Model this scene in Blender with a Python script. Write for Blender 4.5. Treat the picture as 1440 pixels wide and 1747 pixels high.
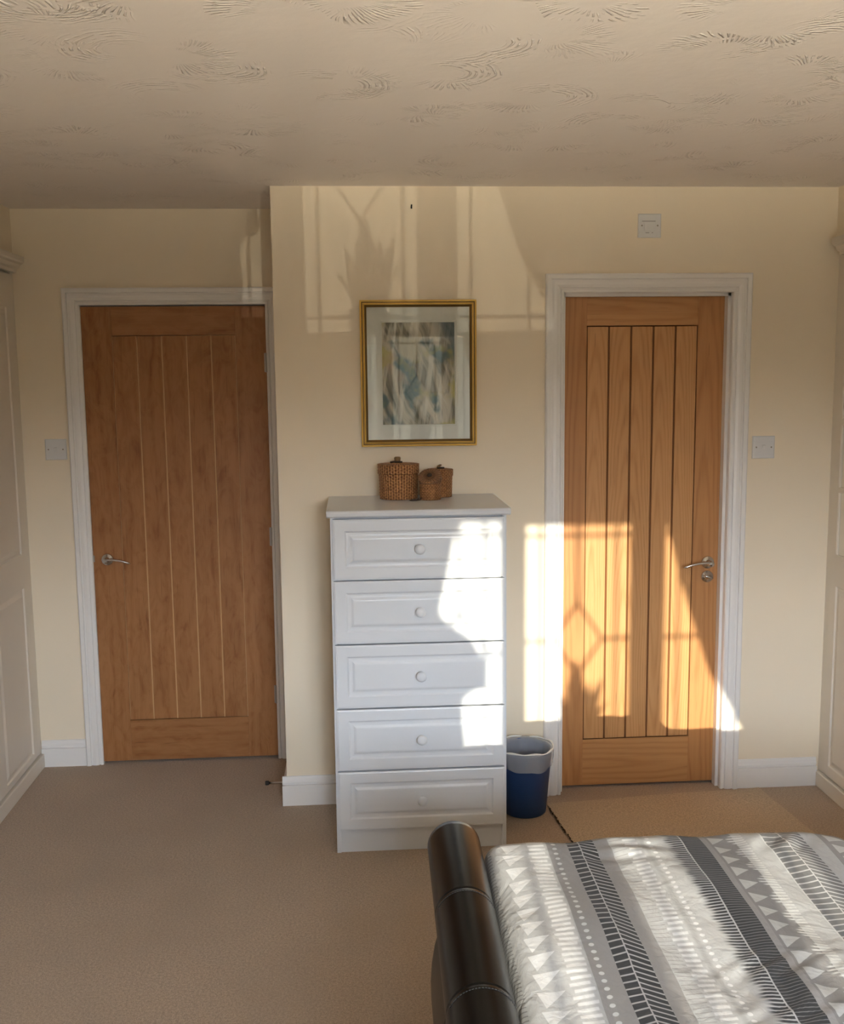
import bpy, bmesh, math, random
from mathutils import Vector, Matrix
random.seed(7)
S = bpy.context.scene
for o in list(bpy.data.objects): bpy.data.objects.remove(o)
C = bpy.context.scene.collection
PI = math.pi

# ------------------------------------------------------------------ camera
FPX, YAW, PIT, ROL, CAMZ = 1742.5, 0.0684333, -0.1306484, 0.0106989, 1.68088
def cam_dir(a, b, d):
    c, s = math.cos(ROL), math.sin(ROL); xr = c*a + s*b; u = -s*a + c*b
    c, s = math.cos(PIT), math.sin(PIT); yr = c*d - s*u; z = s*d + c*u
    c, s = math.cos(YAW), math.sin(YAW)
    return Vector((c*xr + s*yr, -s*xr + c*yr, z))
cd = bpy.data.cameras.new('camera'); cam = bpy.data.objects.new('camera', cd); C.objects.link(cam)
R_, U_, F_ = cam_dir(1, 0, 0), cam_dir(0, 1, 0), cam_dir(0, 0, 1)
M = Matrix((R_, U_, -F_)).transposed().to_4x4(); M.translation = (0, 0, CAMZ)
cam.matrix_world = M
cd.sensor_fit = 'HORIZONTAL'; cd.sensor_width = 36; cd.lens = FPX/1440*36; cd.clip_start = .02
S.camera = cam

# ------------------------------------------------------------------ light
S.view_settings.view_transform = 'Standard'; S.view_settings.look = 'None'
S.view_settings.gamma = 1; S.view_settings.use_curve_mapping = False
S.view_settings.exposure = 1.0
def sun(name, d, e, ang, col):
    l = bpy.data.lights.new(name, 'SUN'); l.energy = e; l.angle = math.radians(ang); l.color = col
    o = bpy.data.objects.new(name, l); C.objects.link(o)
    o.rotation_euler = Vector(d).to_track_quat('-Z', 'Y').to_euler(); return o
sun('sun', (.06, 1, -.18), 4.0, .42, (1, .90, .74))
# two added suns imitate sunlight reflected up through the panes; no reflector is modelled
sun('added_sun_below', (-.105, 1, .168), .17, .1, (1, .90, .74))
sun('added_sun_below_2', (-.040, 1, .160), .018, .1, (1, .90, .74))
w = bpy.data.worlds.new('world'); S.world = w; w.use_nodes = True
nt = w.node_tree; nt.nodes.clear()
wo = nt.nodes.new('ShaderNodeOutputWorld'); bg = nt.nodes.new('ShaderNodeBackground')
tc = nt.nodes.new('ShaderNodeTexCoord'); sx = nt.nodes.new('ShaderNodeSeparateXYZ'); rp = nt.nodes.new('ShaderNodeValToRGB')
mr = nt.nodes.new('ShaderNodeMapRange'); mr.inputs[1].default_value = -1; mr.inputs[2].default_value = 1
nt.links.new(tc.outputs['Generated'], sx.inputs[0]); nt.links.new(sx.outputs[2], mr.inputs[0])
nt.links.new(mr.outputs[0], rp.inputs[0]); nt.links.new(rp.outputs[0], bg.inputs[0]); nt.links.new(bg.outputs[0], wo.inputs[0])
e = rp.color_ramp.elements
e[0].position = 0.0; e[0].color = (1.40, 1.22, .98, 1)
e[1].position = 1.0; e[1].color = (.55, .66, .86, 1)
for p_, c_ in ((.37, (1.26, 1.09, .88, 1)), (.415, (.03, .03, .025, 1)), (.520, (.03, .03, .025, 1)), (.536, (.44, .45, .50, 1)), (.60, (.60, .67, .80, 1))):
    q = rp.color_ramp.elements.new(p_); q.color = c_
bg.inputs[1].default_value = 60.
ROOM = dict(D1=3.918, D2=4.433, H=2.388, XL=-1.383, XR=1.882, XC=-.281, YB=-1.0)
D1, D2, H, XL, XR, XC, YB = [ROOM[k] for k in ('D1','D2','H','XL','XR','XC','YB')]
pl = bpy.data.lights.new('window_portal', 'AREA'); pl.shape = 'RECTANGLE'; pl.size = 2.0; pl.size_y = 1.2; pl.cycles.is_portal = True
po = bpy.data.objects.new('window_portal', pl); C.objects.link(po); po.location = (.575, YB-.13, 1.49)
po.rotation_euler = Vector((0, 1, 0)).to_track_quat('-Z', 'Z').to_euler()

# ------------------------------------------------------------------ node maths
class N:
    nt = None
    def __init__(s, sock): s.s = sock
    def __add__(a, b): return mth('ADD', a, b)
    __radd__ = __add__
    def __sub__(a, b): return mth('SUBTRACT', a, b)
    def __rsub__(a, b): return mth('SUBTRACT', b, a)
    def __mul__(a, b): return mth('MULTIPLY', a, b)
    __rmul__ = __mul__
    def __truediv__(a, b): return mth('DIVIDE', a, b)
def put(inp, v):
    if isinstance(v, N): N.nt.links.new(v.s, inp)
    elif isinstance(v, tuple) and len(v) == 3 and inp.type == 'RGBA': inp.default_value = (*v, 1)
    else: inp.default_value = v
def mth(op, a, b=0., c=None, clamp=False):
    n = N.nt.nodes.new('ShaderNodeMath'); n.operation = op; n.use_clamp = clamp
    put(n.inputs[0], a); put(n.inputs[1], b)
    if c is not None: put(n.inputs[2], c)
    return N(n.outputs[0])
def node(t, out=0, ins=None, **kw):
    n = N.nt.nodes.new('ShaderNode'+t)
    for k, v in kw.items(): setattr(n, k, v)
    for k, v in (ins or {}).items(): put(n.inputs[k], v)
    return N(n.outputs[out])
def mixc(f, a, b):
    n = N.nt.nodes.new('ShaderNodeMix'); n.data_type = 'RGBA'
    put(n.inputs[0], f); put(n.inputs[6], a); put(n.inputs[7], b); return N(n.outputs[2])
def sstep(x, a, b): 
    n = N.nt.nodes.new('ShaderNodeMapRange'); n.interpolation_type = 'SMOOTHSTEP'
    put(n.inputs[0], x); n.inputs[1].default_value = a; n.inputs[2].default_value = b; return N(n.outputs[0])
def comb(x, y, z): return node('CombineXYZ', ins={0: x, 1: y, 2: z})
def sep(v):
    n = N.nt.nodes.new('ShaderNodeSeparateXYZ'); put(n.inputs[0], v); return N(n.outputs[0]), N(n.outputs[1]), N(n.outputs[2])
def noise(v, scale, detail=2., rough=.5, dist=0., out=0):
    return node('TexNoise', out, {'Vector': v, 'Scale': scale, 'Detail': detail, 'Roughness': rough, 'Distortion': dist})
def objco(): return node('TexCoord', 'Object')
def band(x, a, b, soft=.0006): return sstep(x, a-soft, a+soft) * (1 - sstep(x, b-soft, b+soft))
def newmat(name):
    m = bpy.data.materials.new(name); m.use_nodes = True; N.nt = m.node_tree
    return m, m.node_tree.nodes['Principled BSDF']
def bump(bs, h, strength=.3, dist=.01):
    n = N.nt.nodes.new('ShaderNodeBump'); n.inputs['Strength'].default_value = strength; n.inputs['Distance'].default_value = dist
    put(n.inputs['Height'], h); N.nt.links.new(n.outputs[0], bs.inputs['Normal'])
def simple(name, col, rough=.5, metal=0., nz=0., bs_=0., bscale=80, coat=0., spec=.5):
    m, b = newmat(name)
    v = objco()
    if nz: put(b.inputs['Base Color'], mixc(noise(v, 6, 3), tuple(c*(1-nz) for c in col), tuple(min(1, c*(1+nz)) for c in col)))
    else: b.inputs['Base Color'].default_value = (*col, 1)
    b.inputs['Roughness'].default_value = rough; b.inputs['Metallic'].default_value = metal
    b.inputs['Coat Weight'].default_value = coat; b.inputs['Specular IOR Level'].default_value = spec
    if bs_: bump(b, noise(v, bscale, 3), bs_, .002)
    return m
M_wall = simple('cream_wall_paint', (.89, .775, .605), .75, nz=.015, bs_=.12, bscale=220)
M_white = simple('white_gloss_paint', (.86, .83, .80), .33, nz=.01)
M_chest = simple('white_lacquer', (.72, .74, .77), .30)
M_plate = simple('white_plastic', (.72, .71, .70), .35)
M_ward = simple('ivory_wardrobe_foil', (.80, .725, .62), .42, nz=.01)
M_dark = simple('near_black_matt', (.02, .015, .01), .8)  # flat near-black for the bed's slat base
M_chrome = simple('brushed_chrome', (.62, .60, .57), .24, 1.)
M_steel = simple('dull_steel', (.42, .40, .37), .38, 1.)
M_screw = simple('screw_metal', (.30, .27, .22), .4, 1.)
M_grey = simple('grey_marking', (.30, .29, .28), .6)
M_black = simple('black_rubber', (.015, .014, .013), .7)
M_gold = None
M_blue = simple('navy_blue_plastic', (.022, .065, .19), .42)
M_mat = simple('mount_card', (.76, .76, .69), .7, nz=.02)
M_glassm = None

def mk_oak(name, axis, seed, tones, distort, freq, plank=0., figure=0.):
    m, b = newmat(name); x, y, z = sep(objco())
    r = node('ObjectInfo', 'Random') * 17.3 + seed
    u, l = (x, z) if axis == 'z' else (z, x)      # u across the grain, l along it
    if plank:
        k = mth('FLOOR', u / plank + 50.5); r = r + mth('SINE', k * 12.99) * 9.7
        u2 = u - (k - 50.) * plank
    else: u2 = u
    wob = noise(comb(u2*2.2 + r, r, l*1.1), 1.6, 2) - .5
    lo = noise(comb(u2*5 + r, r*1.3, l*2.0), 1.5, 3, .55) - .5
    # cathedral figure: distance from a slanted pith line, compressed along the grain
    cx = u2 + wob*.05 + mth('SINE', r*7.7)*.035
    ll = l + mth('SINE', r*3.1)*1.1
    rad = mth('SQRT', cx*cx*1.0 + ll*ll*.0024 + .0004) + lo*distort
    ring = mth('SINE', rad * freq)*.5 + .5
    ring = ring*ring
    fib = noise(comb(u2*420 + r, r, l*5), 1., 3, .6)
    fib2 = noise(comb(u2*95 + r, r, l*2.2), 1., 2, .5)
    big = noise(comb(u2*9 + r, r, l*.7), 1., 2)
    t = ring*.28 + fib*.38 + fib2*.42 + big*.22 - .14
    if figure:
        fg = noise(comb(u2*16 + r, r*2, l*6), 1., 4, .6, 2.5); t = t*(1-figure) + sstep(fg, .38, .66)*figure
    c = mixc(sstep(t, .15, .85), tones[0], tones[1])
    c = mixc(sstep(t, .62, 1.05), c, tones[2])
    pore = sstep(noise(comb(u2*260 + r, r, l*7), 1., 1), .66, .74)
    c = mixc(pore*.35, c, tuple(q*.55 for q in tones[2]))
    put(b.inputs['Base Color'], c); b.inputs['Roughness'].default_value = .42
    b.inputs['Specular IOR Level'].default_value = .35
    bump(b, fib, .08, .001)
    return m
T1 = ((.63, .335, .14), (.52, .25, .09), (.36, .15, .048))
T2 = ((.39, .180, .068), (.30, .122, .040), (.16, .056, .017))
OAK1P = mk_oak('oak_planks_straight', 'z', 1., T1, .007, 760, plank=.0882)
OAK1V = mk_oak('oak_stile_straight', 'z', 4., ((.55, .27, .105), (.43, .19, .068), (.29, .115, .036)), .012, 420)
OAK1H = mk_oak('oak_rail_straight', 'x', 6., ((.58, .30, .12), (.47, .215, .078), (.32, .13, .042)), .02, 300)
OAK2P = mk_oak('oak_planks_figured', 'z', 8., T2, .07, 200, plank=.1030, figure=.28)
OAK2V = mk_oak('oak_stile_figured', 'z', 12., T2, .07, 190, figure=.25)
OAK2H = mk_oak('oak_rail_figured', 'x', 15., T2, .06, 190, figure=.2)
M_groove = simple('lit_oak_groove', (.62, .38, .19), .5)  # paler tone paints in the light caught by the left door's grooves
M_grooved = simple('dark_oak_groove', (.24, .10, .035), .6)

def mk_carpet(name, base, tint):
    m, b = newmat(name); v = objco()
    n1 = noise(v, 330, 2, .7); n2 = noise(v, 140, 3, .6); n3 = noise(v, 2.6, 3, .5)
    c = mixc(sstep(n1*.6 + n2*.4, .32, .68), tuple(q*.60 for q in base), tuple(min(1, q*1.34) for q in base))
    c = mixc(sstep(n3, .35, .7)*.35, c, tint)
    put(b.inputs['Base Color'], c); b.inputs['Roughness'].default_value = .95
    b.inputs['Specular IOR Level'].default_value = .1; b.inputs['Sheen Weight'].default_value = .25
    bump(b, n1*.7 + n2*.5, .6, .005); return m
M_carpet = mk_carpet('beige_wool_carpet', (.45, .335, .240), (.36, .265, .185))
M_rug = mk_carpet('beige_carpet_offcut', (.52, .395, .27), (.47, .35, .235))

def mk_ceiling():
    m, b = newmat('swirled_artex_ceiling'); b.inputs['Base Color'].default_value = (.87, .80, .735, 1); b.inputs['Roughness'].default_value = .8
    x, y, z = sep(objco()); tot = None
    for k, (sc, fr) in enumerate(((2.6, 60), (3.4, 420), (4.3, 48))):
        wx = x + (noise(comb(x, y, k*3.), 6.0, 2) - .5)*.06; wy = y + (noise(comb(y, x, k*5.+2), 6.0, 2) - .5)*.06
        vn = N.nt.nodes.new('ShaderNodeTexVoronoi'); vn.voronoi_dimensions = '2D'; vn.inputs['Scale'].default_value = sc
        put(vn.inputs['Vector'], comb(wx + k*7.7, wy + k*3.3, 0.))
        px, py, _ = sep(N(vn.outputs['Position'])); cr, cg, cb = sep(N(vn.outputs['Color']))
        dx = wx + k*7.7 - px; dy = wy + k*3.3 - py
        ang = mth('ARCTAN2', dy, dx); rr = mth('SQRT', dx*dx + dy*dy)
        if k == 1: rip = mth('SINE', rr*fr)                         # concentric comb arcs
        else: rip = mth('SINE', ang*fr + rr*90 + cb*30)             # short strokes fanned round an arc
        da = mth('COSINE', ang - cr*6.283)                           # only one side of each sweep of the brush
        mask = sstep(rr, .045, .07)*(1 - sstep(rr, .11, .15))*sstep(da, -.2, .5)*sstep(noise(comb(x, y, k*9.+1), 2.2, 2), .42, .60)
        brk = sstep(noise(comb(x, y, k*4.+3), 32, 2), .40, .62)
        q = sstep(rip, .0, .9)*mask*brk
        tot = q if tot is None else tot + q
    h = tot + noise(comb(x, y, 0.), 26, 4)*.22 + noise(comb(x, y, 0.), 3, 2)*.8
    bump(b, h, .8, .0075); return m
M_ceil = mk_ceiling()

# ------------------------------------------------------------------ mesh helpers
def prop(o, label=None, cat=None, group=None, kind=None):
    if label: o['label'] = label
    if cat: o['category'] = cat
    if group: o['group'] = group
    if kind: o['kind'] = kind
    return o
def link(name, bm, mat, parent=None, loc=(0, 0, 0), smooth=False, bev=0., rot=None, mods=None):
    me = bpy.data.meshes.new(name)
    bmesh.ops.recalc_face_normals(bm, faces=bm.faces[:]); bm.to_mesh(me); bm.free()
    for mm in (mat if isinstance(mat, (list, tuple)) else [mat]): me.materials.append(mm)
    o = bpy.data.objects.new(name, me); C.objects.link(o); o.location = loc
    if rot: o.rotation_euler = rot
    if parent: o.parent = parent
    if smooth:
        for f in me.polygons: f.use_smooth = True
    if bev:
        b = o.modifiers.new('bevel', 'BEVEL'); b.width = bev; b.segments = 2; b.limit_method = 'ANGLE'; b.angle_limit = math.radians(40)
    return o
def empty(name, loc, rot=None, **kw):
    o = bpy.data.objects.new(name, None); C.objects.link(o); o.location = loc
    if rot: o.rotation_euler = rot
    return prop(o, **kw)
def box(bm, x0, x1, y0, y1, z0, z1, mi=0):
    vs = [bm.verts.new(p) for p in ((x0,y0,z0),(x1,y0,z0),(x1,y1,z0),(x0,y1,z0),(x0,y0,z1),(x1,y0,z1),(x1,y1,z1),(x0,y1,z1))]
    for f in ((0,1,2,3),(4,5,6,7),(0,1,5,4),(1,2,6,5),(2,3,7,6),(3,0,4,7)):
        bm.faces.new([vs[i] for i in f]).material_index = mi
def B(*a, **k):
    bm = bmesh.new(); box(bm, *a, **k); return bm
def boxes(l):
    bm = bmesh.new()
    for a in l: box(bm, *a)
    return bm
def prism(bm, pts, axis, a, b, mi=0):
    """polygon of 2-D points extruded along an axis"""
    def P(p, t): return {'x': (t, p[0], p[1]), 'y': (p[0], t, p[1]), 'z': (p[0], p[1], t)}[axis]
    r0 = [bm.verts.new(P(p, a)) for p in pts]; r1 = [bm.verts.new(P(p, b)) for p in pts]
    n = len(pts)
    bm.faces.new(r0).material_index = mi; bm.faces.new(r1[::-1]).material_index = mi
    for i in range(n): bm.faces.new((r0[i], r0[(i+1) % n], r1[(i+1) % n], r1[i])).material_index = mi
def lathe(bm, prof, cx=0, cy=0, cz=0, n=40, axis='z', mi=0, close=True, wob=None):
    rings = []
    for i, (r, h) in enumerate(prof):
        ring = []
        for k in range(n):
            t = 2*PI*k/n; rr = r + (wob(t, i) if wob else 0)
            a, b_ = rr*math.cos(t), rr*math.sin(t)
            ring.append(bm.verts.new({'z': (cx+a, cy+b_, cz+h), 'y': (cx+a, cy+h, cz+b_), 'x': (cx+h, cy+a, cz+b_)}[axis]))
        rings.append(ring)
    for i in range(len(rings)-1):
        for k in range(n):
            bm.faces.new((rings[i][k], rings[i][(k+1) % n], rings[i+1][(k+1) % n], rings[i+1][k])).material_index = mi
    if close: bm.faces.new(rings[0][::-1]).material_index = mi; bm.faces.new(rings[-1]).material_index = mi
def tube(bm, pts, rad, n=10, mi=0, flat=1.0):
    pts = [Vector(p) for p in pts]; rings = []
    for i, p in enumerate(pts):
        t = (pts[min(i+1, len(pts)-1)] - pts[max(i-1, 0)]).normalized()
        up = Vector((0, 0, 1)) if abs(t.z) < .9 else Vector((1, 0, 0))
        a = t.cross(up).normalized(); b_ = a.cross(t).normalized()
        r = rad[i] if isinstance(rad, (list, tuple)) else rad
        rings.append([bm.verts.new(p + a*math.cos(2*PI*k/n)*r + b_*math.sin(2*PI*k/n)*r*flat) for k in range(n)])
    for i in range(len(rings)-1):
        for k in range(n):
            bm.faces.new((rings[i][k], rings[i][(k+1) % n], rings[i+1][(k+1) % n], rings[i+1][k])).material_index = mi
    bm.faces.new(rings[0][::-1]).material_index = mi; bm.faces.new(rings[-1]).material_index = mi
def panelled(bm, x0, x1, z0, z1, yf, yb, loops):
    """front in the xz plane facing -y; loops = [(inset, depth behind yf)...] outward in"""
    prev = None
    back = [bm.verts.new(p) for p in ((x0,yb,z0),(x1,yb,z0),(x1,yb,z1),(x0,yb,z1))]
    bm.faces.new(back); prev = back
    for ins, d in [(0, loops[0][1])] + loops[0:]:
        i_ = ins
        cur = [bm.verts.new(p) for p in ((x0+i_,yf+d,z0+i_),(x1-i_,yf+d,z0+i_),(x1-i_,yf+d,z1-i_),(x0+i_,yf+d,z1-i_))]
        for k in range(4): bm.faces.new((prev[k], prev[(k+1)%4], cur[(k+1)%4], cur[k]))
        prev = cur
    bm.faces.new(prev)
def sweep_xz(bm, path, prof, closed=False):
    """profile [(across, out towards -y)] swept with mitres along a path in the xz plane; 'across' is to the left of travel"""
    n = len(path); rings = []
    for i, p in enumerate(path):
        p = Vector(p)
        def d(a, b): return (Vector(path[b % n]) - Vector(path[a % n])).normalized()
        if closed: d0, d1 = d(i-1, i), d(i, i+1)
        else: d0 = d(max(i-1, 0), max(i, 1)); d1 = d(min(i, n-2), min(i+1, n-1))
        n0, n1 = Vector((-d0.y, d0.x)), Vector((-d1.y, d1.x)); m = (n0 + n1).normalized(); m = m/ m.dot(n0)
        rings.append([bm.verts.new((p.x + m.x*a, -o_, p.y + m.y*a)) for a, o_ in prof])
    k = len(prof)
    for i in range(n if closed else n-1):
        r0, r1 = rings[i], rings[(i+1) % n]
        for j in range(k): bm.faces.new((r0[j], r0[(j+1) % k], r1[(j+1) % k], r1[j]))
    if not closed: bm.faces.new(rings[0]); bm.faces.new(rings[-1][::-1])

# ------------------------------------------------------------------ the setting
st = dict(kind='structure')
YF = 5.4; XWL = -1.98; XWR = 2.47
prop(link('floor', B(XWL-.1, XWR+.1, YB-.1, YF, -.1, 0), M_carpet), **st)
prop(link('ceiling', B(XWL-.1, XWR+.1, YB-.1, YF, H, H+.1), M_ceil), **st)
prop(link('wall_left', B(XWL-.1, XWL, YB-.1, YF, 0, H), M_wall), **st)
prop(link('wall_upper_left', B(XWL, XL, 1.6, D2, 2.193, H), M_wall), **st)
prop(link('wall_right', B(XWR, XWR+.1, YB-.1, YF, 0, H), M_wall), **st)
prop(link('wall_upper_right', B(XR, XWR, 2.45, D1, 2.193, H), M_wall), **st)
prop(link('wall_landing', B(XWL-.1, XWR+.1, YF, YF+.1, 0, H), M_wall), **st)
# far wall: the chimney-breast plane with door_2 and the recessed plane with door_1
RX0, RX1, RTOP = .80, 1.4975, 2.008
LX0, LX1, LTOP = -1.140, -.330, 2.008
prop(link('wall_far', boxes([(XC, RX0, D1, D1+.12, 0, H), (RX1, XWR, D1, D1+.12, 0, H), (RX0, RX1, D1, D1+.12, RTOP, H),
      (XC, XC+.1, D1+.12, D2+.1, 0, H)]), M_wall), **st)
prop(link('wall_alcove', boxes([(XWL, LX0, D2, D2+.1, 0, H), (LX1, XC, D2, D2+.1, 0, H), (LX0, LX1, D2, D2+.1, LTOP, H)]), M_wall), **st)
# window wall behind the camera
WX0, WX1, WZ0, WZ1 = -.12, 1.56, .95, 2.035
prop(link('wall_near', boxes([(XWL, WX0, YB-.28, YB, 0, H), (WX1, XWR, YB-.28, YB, 0, H), (WX0, WX1, YB-.28, YB, 0, WZ0), (WX0, WX1, YB-.28, YB, WZ1, H)]), M_wall), **st)

# door linings and architraves
ARCH = [(0, 0), (0, .010), (.004, .0145), (.011, .015), (.013, .010), (.018, .010), (.0195, .016), (.030, .019), (.040, .018), (.046, .0155), (.050, .0155), (.052, .024), (.066, .025), (.071, .021), (.071, 0)]
def architrave(name, x0, x1, top, y):
    bm = bmesh.new(); sweep_xz(bm, [(x0, 0), (x0, top), (x1, top), (x1, 0)], ARCH)
    return prop(link(name, bm, M_white, loc=(0, y, 0)), **st)
architrave('trim_1', -1.119, -.3525, 1.995, D2)
architrave('trim_2', .819, 1.477, 1.995, D1)
def lining(name, x0, x1, ox0, ox1, top, otop, y0, y1, ystop):
    l = [(ox0, x0, y0, y1, 0, top), (x1, ox1, y0, y1, 0, top), (ox0, ox1, y0, y1, top, otop)]
    l += [(x0, x0+.012, ystop, ystop+.035, 0, top), (x1-.012, x1, ystop, ystop+.035, 0, top), (x0, x1, ystop, ystop+.035, top-.012, top)]
    return prop(link(name, boxes(l), M_white), **st)
lining('trim_3', -1.1205, -.3505, LX0, LX1, 1.9955, LTOP, D2, D2+.1, D2+.048)
lining('trim_4', .8175, 1.4785, RX0, RX1, 1.9955, RTOP, D1, D1+.12, D1+.018)

SK = [(0, 0), (.018, 0), (.018, .080), (.0165, .082), (.0070, .083), (.0065, .087), (.0135, .090), (.0135, .094), (.0095, .101), (.0075, .110), (.005, .116), (0, .117)]
def skirt_x(bm, x0, x1, y): prism(bm, [(y-a, b_) for a, b_ in SK], 'x', x0, x1)
bm = bmesh.new(); skirt_x(bm, XL-.0, -1.19, D2); prop(link('baseboard_alcove', bm, M_white), **st)
bm = bmesh.new(); skirt_x(bm, XC-.018, .748, D1)
prism(bm, [(XC-a, b_) for a, b_ in SK], 'y', D1-.0, D2-.03)
prop(link('baseboard_far', bm, M_white), **st)
bm = bmesh.new(); skirt_x(bm, 1.548, XR, D1); prop(link('baseboard_right', bm, M_white), **st)
bm = bmesh.new(); prism(bm, [(YB+a, b_) for a, b_ in SK], 'x', XWL, XWR); prop(link('baseboard_near', bm, M_white), **st)

# ------------------------------------------------------------------ doors
def lever(par, x, z, y, sgn, L, second=False):
    """rose, neck and curved lever; sgn -1 points to -x"""
    bm = bmesh.new(); lathe(bm, [(.0255, 0), (.0255, -.005), (.023, -.009), (.012, -.010), (.0105, -.012), (.0095, -.040)], x, y, z, 32, 'y')
    h = link('door_handle', bm, M_chrome, par, smooth=True, bev=0)
    bm = bmesh.new(); pts = []; rad = []
    for i in range(15):
        t = i/14; pts.append((x + sgn*(-.006 + t*(L+.006)), y-.044 - .006*math.sin(t*PI), z + .004 - .016*t*t*1.1 + .004*math.sin(t*PI)))
        rad.append(.0085*(1-.15*t) if t < .97 else .004)
    tube(bm, pts, rad, 12, flat=.72)
    link('lever', bm, M_chrome, h, smooth=True)
    bm = bmesh.new(); lathe(bm, [(.010, -.036), (.0115, -.040), (.0115, -.050), (.007, -.053)], x, y, z, 24, 'y'); link('hub', bm, M_chrome, h, smooth=True)
    return h
def plank_door(name, x0, x1, z0, z1, y, px, pz0, pz1, mats, gr, V, deep):
    """px = panel edges and grooves; frame face at y"""
    d = empty(name, ((x0+x1)/2, y, z0)); prop(d, **st)
    cx = (x0+x1)/2
    def loc(a): return (a-cx, 0)
    P, Vm, Hm = mats; T = .04
    def part(nm, a0, a1, b0, b1, mat, yo=0., bev=.0008):
        mx, mz = (a0+a1)/2, (b0+b1)/2
        return link(nm, B(a0-mx, a1-mx, 0, T-yo, b0-mz, b1-mz), mat, d, (mx-cx, yo, mz-z0), bev=bev)
    a, b_ = px[0], px[-1]
    part('stile', x0, a, z0, z1, Vm); part('stile', b_, x1, z0, z1, Vm)
    part('rail', a, b_, z0, pz0, Hm); part('rail', a, b_, pz1, z1, Hm)
    # panel of five boards with V grooves: one mesh, groove faces use the groove tone
    mx = (a+b_)/2; mz = (pz0+pz1)/2
    bm = bmesh.new(); g = V
    prof = [(a, deep), (a, .0)] if deep else [(a, 0)]
    top = []
    ys = deep*.35
    edges = px
    pts = [(edges[0], g)]
    for i in range(len(edges)-1):
        l_, r_ = edges[i]+g, edges[i+1]-g
        pts += [(l_, ys), (r_, ys), (edges[i+1], ys+g)]
    pts[0] = (edges[0], ys+g)
    v0 = [bm.verts.new((p[0]-mx, p[1], pz0-mz+g)) for p in pts]; v1 = [bm.verts.new((p[0]-mx, p[1], pz1-mz-g)) for p in pts]
    for i in range(len(pts)-1):
        f = bm.faces.new((v0[i], v0[i+1], v1[i+1], v1[i])); 
        flat = (i % 3) == 1
        f.material_index = 0 if flat else 1
    # chamfers at top and bottom
    for vv, zz in ((v0, pz0-mz), (v1, pz1-mz)):
        e0 = bm.verts.new((a-mx, ys+g, zz)); e1 = bm.verts.new((b_-mx, ys+g, zz))
        bm.faces.new([e0, e1] + vv[::-1]).material_index = 1
    box(bm, a-mx, b_-mx, ys+g, T, pz0-mz, pz1-mz, 1)
    link('panel', bm, [P, gr], d, (mx-cx, 0, mz-z0))
    return d
# left door, flush with its lining, hinged on the right
pxL = [-.9955+i*.103 for i in range(6)]
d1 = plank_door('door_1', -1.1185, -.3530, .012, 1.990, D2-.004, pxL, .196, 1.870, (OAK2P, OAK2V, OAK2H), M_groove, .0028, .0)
cx1 = (-1.1185-.3530)/2
d1h = lever(d1, -1.059-cx1, .918-.012, 0, 1, .105)
bm = bmesh.new(); box(bm, -.006, .006, -.006, .010, -.014, .014); link('latch', bm, M_steel, d1, (-1.119-cx1, .002, .91), bev=.001)
for z in (1.752, 1.003, .295):
    bm = bmesh.new(); lathe(bm, [(.0045, -.041), (.0055, -.040), (.0055, .040), (.0045, .041)], 0, 0, 0, 12); box(bm, -.010, .010, .003, .006, -.04, .04)
    link('hinge', bm, M_steel, d1, (-.3525-cx1, -.004, z-.012))
# right door, set back, opening into the next room
pxR = [.922+i*.0882 for i in range(6)]
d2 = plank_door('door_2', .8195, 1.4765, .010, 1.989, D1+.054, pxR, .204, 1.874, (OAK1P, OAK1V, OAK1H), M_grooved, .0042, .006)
cx2 = (.8195+1.4765)/2
d2h = lever(d2, 1.425-cx2, .931-.010, 0, -1, .112)
bm = bmesh.new(); lathe(bm, [(.0245, 0), (.0245, -.005), (.022, -.009), (.008, -.010), (.008, -.016)], 0, 0, 0, 32, 'y')
tt = link('thumb_turn', bm, M_chrome, d2, (1.424-cx2, 0, .873-.010), smooth=True)
bm = bmesh.new(); tube(bm, [(-.017, -.019, .006), (-.008, -.021, .003), (.008, -.021, -.003), (.017, -.019, -.006)], [.004, .0055, .0055, .004], 12); link('turn_bar', bm, M_chrome, tt, smooth=True)

# ------------------------------------------------------------------ wardrobes
def door_panel(bm, u0, u1, z0, z1, panels, glass=()):
    """flat slab in local u,z facing -y, y=0 front, with recessed/raised fields"""
    T = .02
    box(bm, u0, u1, .0065, T, z0, z1)
    zz = sorted([z0, z1] + [v for p in panels for v in (p[2], p[3])])
    a, b_ = panels[0][0], panels[0][1]
    box(bm, u0, a, -.0, .008, z0, z1); box(bm, b_, u1, -.0, .008, z0, z1)
    zs = [z0] + [v for p in sorted(panels, key=lambda q: q[2]) for v in (p[2], p[3])] + [z1]
    for i in range(0, len(zs), 2): box(bm, a, b_, 0, .008, zs[i], zs[i+1])
    for p in panels:
        if p[4]:
            q = [(0, 0), (.004, .0060), (.012, .0060), (.030, .0006)]
            prev = None
            for ins, dd in q:
                cur = [bm.verts.new(c) for c in ((p[0]+ins, dd, p[2]+ins), (p[1]-ins, dd, p[2]+ins), (p[1]-ins, dd, p[3]-ins), (p[0]+ins, dd, p[3]-ins))]
                if prev:
                    for k in range(4): bm.faces.new((prev[k], prev[(k+1) % 4], cur[(k+1) % 4], cur[k]))
                prev = cur
            bm.faces.new(prev)
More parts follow.
